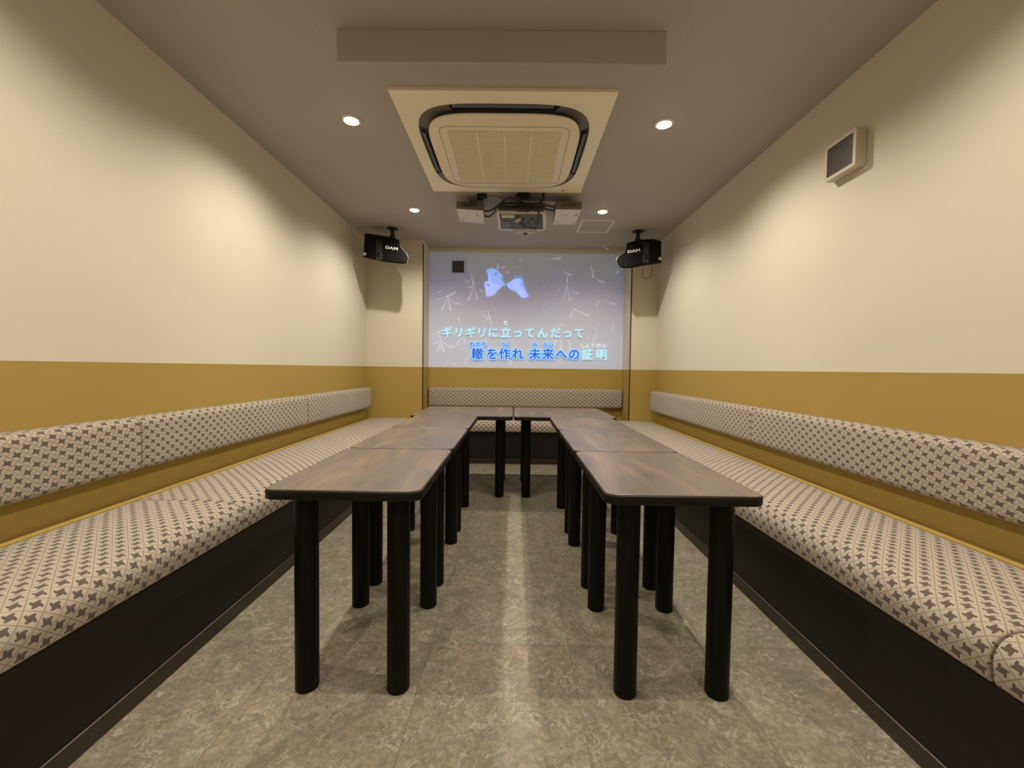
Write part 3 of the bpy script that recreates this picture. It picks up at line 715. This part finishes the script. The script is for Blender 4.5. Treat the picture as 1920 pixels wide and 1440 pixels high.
CHALK= [[(-0.706, 1.673), (-0.692, 1.634), (-0.671, 1.566), (-0.654, 1.487)], [(-0.694, 1.605), (-0.723, 1.548), (-0.745, 1.491)], [(-0.797, 1.601), (-0.74, 1.616), (-0.695, 1.634), (-0.649, 1.657), (-0.604, 1.683)], [(-0.786, 1.669), (-0.752, 1.684)], [(-0.677, 1.622), (-0.643, 1.589), (-0.614, 1.567), (-0.563, 1.564)], [(-0.452, 1.879), (-0.44, 1.823), (-0.422, 1.756)], [(-0.505, 1.78), (-0.471, 1.794)], [(-0.485, 1.727), (-0.422, 1.744)], [(-0.422, 1.733), (-0.444, 1.665), (-0.478, 1.597)], [(-0.41, 1.722), (-0.393, 1.654), (-0.381, 1.598)], [(-0.365, 1.711), (-0.336, 1.689)], [(-0.357, 1.462), (-0.277, 1.491), (-0.265, 1.44), (-0.248, 1.404)], [(-0.322, 1.451), (-0.293, 1.426)], [(-0.18, 1.978), (-0.174, 1.922)], [(-0.14, 1.928), (-0.106, 1.942)], [(-0.099, 1.878), (-0.065, 1.889)], [(0.035, 2.003), (0.072, 2.018)], [(0.031, 1.933), (0.048, 1.941)], [(-0.573, 1.425), (-0.57, 1.403)], [(0.499, 1.63), (0.521, 1.708), (0.532, 1.761)], [(0.545, 1.702), (0.565, 1.608)], [(0.581, 1.712), (0.611, 1.688), (0.653, 1.677)], [(0.432, 1.707), (0.461, 1.719)], [(0.337, 1.673), (0.343, 1.67)], [(0.294, 1.747), (0.3, 1.735)], [(0.291, 1.527), (0.304, 1.491)], [(0.829, 1.551), (0.846, 1.575), (0.857, 1.611)], [(0.941, 1.612), (0.977, 1.586), (1.028, 1.581)], [(0.568, 1.435), (0.585, 1.477), (0.608, 1.519), (0.632, 1.516)], [(0.626, 1.516), (0.68, 1.49), (0.717, 1.467), (0.765, 1.464)], [(0.488, 1.897), (0.53, 1.88), (0.572, 1.868)], [(0.53, 1.862), (0.532, 1.785)], [(0.367, 2.025), (0.408, 2.029), (0.462, 2.032)], [(0.767, 1.965), (0.792, 1.883), (0.799, 1.841)], [(0.829, 1.83), (0.871, 1.807), (0.913, 1.795)], [(1.03, 1.886), (1.048, 1.915)], [(-0.574, 1.422), (-0.566, 1.366)], [(-0.318, 1.445), (-0.287, 1.428)], [(-0.266, 1.456), (-0.25, 1.4), (-0.234, 1.349)], [(-0.332, 1.379), (-0.271, 1.41)], [(-0.784, 1.291), (-0.768, 1.235), (-0.753, 1.164), (-0.721, 1.071)], [(-0.841, 1.239), (-0.774, 1.271), (-0.748, 1.287)], [(-0.82, 1.224), (-0.804, 1.209)], [(-0.845, 1.147), (-0.773, 1.179)], [(-0.763, 1.163), (-0.773, 1.112), (-0.798, 1.065)], [(-0.727, 1.164), (-0.68, 1.128), (-0.623, 1.121)], [(-0.547, 1.223), (-0.567, 1.181), (-0.593, 1.14)], [(-0.524, 1.233), (-0.505, 1.162)], [(-0.453, 1.034), (-0.483, 1.008), (-0.503, 0.946)], [(-0.05, 0.998), (-0.034, 0.946)], [(-0.344, 0.973), (-0.318, 0.979)], [(-0.7, 0.974), (-0.653, 0.954), (-0.601, 0.939)], [(-0.645, 1.252), (-0.609, 1.255)], [(0.431, 1.374), (0.469, 1.362), (0.5, 1.36)], [(0.561, 1.435), (0.586, 1.454)], [(0.458, 1.221), (0.481, 1.184), (0.482, 1.109)], [(0.416, 1.114), (0.415, 1.171), (0.433, 1.209)], [(0.534, 1.216), (0.566, 1.185), (0.57, 1.11)], [(0.801, 1.338), (0.84, 1.308), (0.835, 1.251), (0.804, 1.207)], [(1.007, 1.385), (1.006, 1.303)], [(0.74, 1.263), (0.753, 1.225)], [(0.122, 0.988), (0.129, 0.979)]]
HEAD= [(-0.294, 1.895), (-0.274, 1.917), (-0.246, 1.927), (-0.215, 1.921), (-0.191, 1.908), (-0.175, 1.896), (-0.166, 1.876), (-0.138, 1.861), (-0.128, 1.845), (-0.134, 1.829), (-0.126, 1.814), (-0.13, 1.802), (-0.109, 1.778), (-0.099, 1.753), (-0.117, 1.749), (-0.141, 1.739), (-0.172, 1.718), (-0.176, 1.703), (-0.196, 1.675), (-0.227, 1.65), (-0.259, 1.64), (-0.289, 1.64), (-0.296, 1.673), (-0.302, 1.717), (-0.314, 1.752), (-0.309, 1.78), (-0.293, 1.792), (-0.261, 1.796), (-0.253, 1.82), (-0.27, 1.863)]
NECK= [(-0.309, 1.78), (-0.293, 1.79), (-0.261, 1.794), (-0.221, 1.777), (-0.189, 1.762), (-0.117, 1.749), (-0.172, 1.718), (-0.192, 1.679), (-0.227, 1.65), (-0.259, 1.64), (-0.289, 1.64), (-0.296, 1.673), (-0.302, 1.717), (-0.314, 1.752)]
EYE= [(-0.21, 1.868), (-0.194, 1.888), (-0.174, 1.876), (-0.182, 1.853), (-0.202, 1.844)]
NOSE= [(-0.162, 1.833), (-0.142, 1.827), (-0.126, 1.839), (-0.13, 1.822), (-0.15, 1.817)]
EAR= [(-0.287, 1.768), (-0.273, 1.773), (-0.261, 1.757), (-0.268, 1.741), (-0.282, 1.749)]
HAND= [(-0.085, 1.767), (-0.062, 1.783), (-0.03, 1.803), (-0.01, 1.819), (0.057, 1.82), (0.066, 1.796), (0.09, 1.757), (0.141, 1.651), (0.131, 1.643), (0.092, 1.631), (0.072, 1.63), (0.047, 1.658), (0.003, 1.697), (-0.041, 1.712), (-0.069, 1.735)]
MIC= [(-0.018, 1.823), (-0.007, 1.855), (0.025, 1.853), (0.077, 1.85), (0.089, 1.812), (0.098, 1.741), (0.07, 1.785), (0.057, 1.818)]
CREASE= [[(-0.051, 1.751), (-0.041, 1.758), (-0.027, 1.744), (-0.035, 1.74)], [(0.038, 1.78), (0.062, 1.763), (0.09, 1.726), (0.135, 1.655), (0.143, 1.659), (0.102, 1.726), (0.07, 1.773)]]

# ================================================================== the projected picture
def projected():
    t = thing('projected_picture', 'blue-grey karaoke picture with lyrics projected on the recess wall', 'projected picture', (.118, YB, 1.475))
    off = Vector((-.118, -YB, -1.475))
    y = YB-.015
    def flat(name, polys, m, yy, par=t):
        bm = bmesh.new()
        for pts in polys: bm.faces.new([bm.verts.new((a, yy, b)) for a, b in pts])
        bmesh.ops.triangulate(bm, faces=bm.faces)
        me = bpy.data.meshes.new(name); bm.to_mesh(me); bm.free(); me.materials.append(m)
        o = bpy.data.objects.new(name, me); COL.objects.link(o); o.parent = par
        if par is t: o.location = off
        return o
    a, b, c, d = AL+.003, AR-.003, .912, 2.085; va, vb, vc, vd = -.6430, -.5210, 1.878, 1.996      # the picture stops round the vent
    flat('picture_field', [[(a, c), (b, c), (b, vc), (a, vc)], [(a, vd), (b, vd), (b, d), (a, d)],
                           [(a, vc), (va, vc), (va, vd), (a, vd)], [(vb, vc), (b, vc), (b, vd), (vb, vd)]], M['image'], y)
    def curve(pts, sub=4):
        out = []; n = len(pts)
        for i in range(n):
            p0, p1, p2, p3 = [Vector(pts[(i+k) % n]) for k in (-1, 0, 1, 2)]
            for k in range(sub):
                s_ = k/sub; q = .5*((2*p1)+(-p0+p2)*s_+(2*p0-5*p1+4*p2-p3)*s_*s_+(-p0+3*p1-3*p2+p3)*s_**3); out.append((q.x, q.y))
        return out
    for st in CHALK:
        C_ = [Vector(p) for p in st]; P = []
        for i in range(len(C_)-1):                     # smooth the stroke
            a, b, c, d = C_[max(i-1, 0)], C_[i], C_[i+1], C_[min(i+2, len(C_)-1)]
            P += [.5*((2*b)+(c-a)*s+(2*a-5*b+4*c-d)*s*s+(3*b-a-3*c+d)*s**3) for s in (0, .2, .4, .6, .8)]
        P.append(C_[-1]); bm = bmesh.new(); prev = None
        for i, p in enumerate(P):
            d = (P[min(i+1, len(P)-1)]-P[max(i-1, 0)]).normalized(); n = Vector((-d.y, d.x))*.0085*(.35+.65*(i/(len(P)-1))**1.5)
            cur = (bm.verts.new((p.x+n.x, y-.001, p.y+n.y)), bm.verts.new((p.x-n.x, y-.001, p.y-n.y)))
            if prev: bm.faces.new((prev[0], cur[0], cur[1], prev[1]))
            prev = cur
        me = bpy.data.meshes.new('chalk_stroke'); bm.to_mesh(me); bm.free(); me.materials.append(M['chalk'])
        o = bpy.data.objects.new('chalk_stroke', me); COL.objects.link(o); o.parent = t; o.location = off
    s = flat('singer_head', [curve(HEAD)], M['skin_light'], y-.0015)
    flat('neck_tint', [curve(NECK)], M['skin_violet'], y-.002, s)
    for nm, p in (('eye_shadow', EYE), ('nose_shadow', NOSE), ('ear_shadow', EAR)): flat(nm, [curve(p)], M['skin_shadow'], y-.0025, s)
    h = flat('singer_hand', [curve(HAND)], M['hand_light'], y-.0015)
    flat('sleeve_crease', CREASE, M['skin_shadow'], y-.0025, h)
    flat('microphone', [MIC], M['mic'], y-.002)
    def words(name, chars, size, m, dy, grow=0.0):
        o = glyphs([(c, x, z) for c, x, z in chars], size, m, name, t, y-dy, grow=grow); o.location = off; return o
    o = words('lyric_line', LINE1, .112, M['lyric_cyan'], .003, .0014); o['label'] = 'upper lyric line in pale cyan characters'
    words('lyric_reading', RUBY1, .054, M['lyric_white'], .003, .0006)
    o = words('lyric_line', LINE2, .122, M['lyric_blue'], .006, .0018); o['label'] = 'lower lyric line, sung part in deep blue'
    words('lyric_outline', LINE2, .122, M['lyric_halo'], .003, .0115)
    for a_, b_ in ((0, 3), (3, 5), (5, 6), (6, 8)):
        words('lyric_reading', RUBY2[a_:b_], .052, M['lyric_blue'], .006, .0006)
        words('lyric_outline', RUBY2[a_:b_], .052, M['lyric_halo'], .003, .0075)
    o = words('lyric_line', LINE3, .118, M['lyric_cyan'], .003, .0014); o['label'] = 'last two characters of the lower line in pale cyan'
    words('lyric_reading', RUBY3, .052, M['lyric_white'], .003, .0006)
projected()
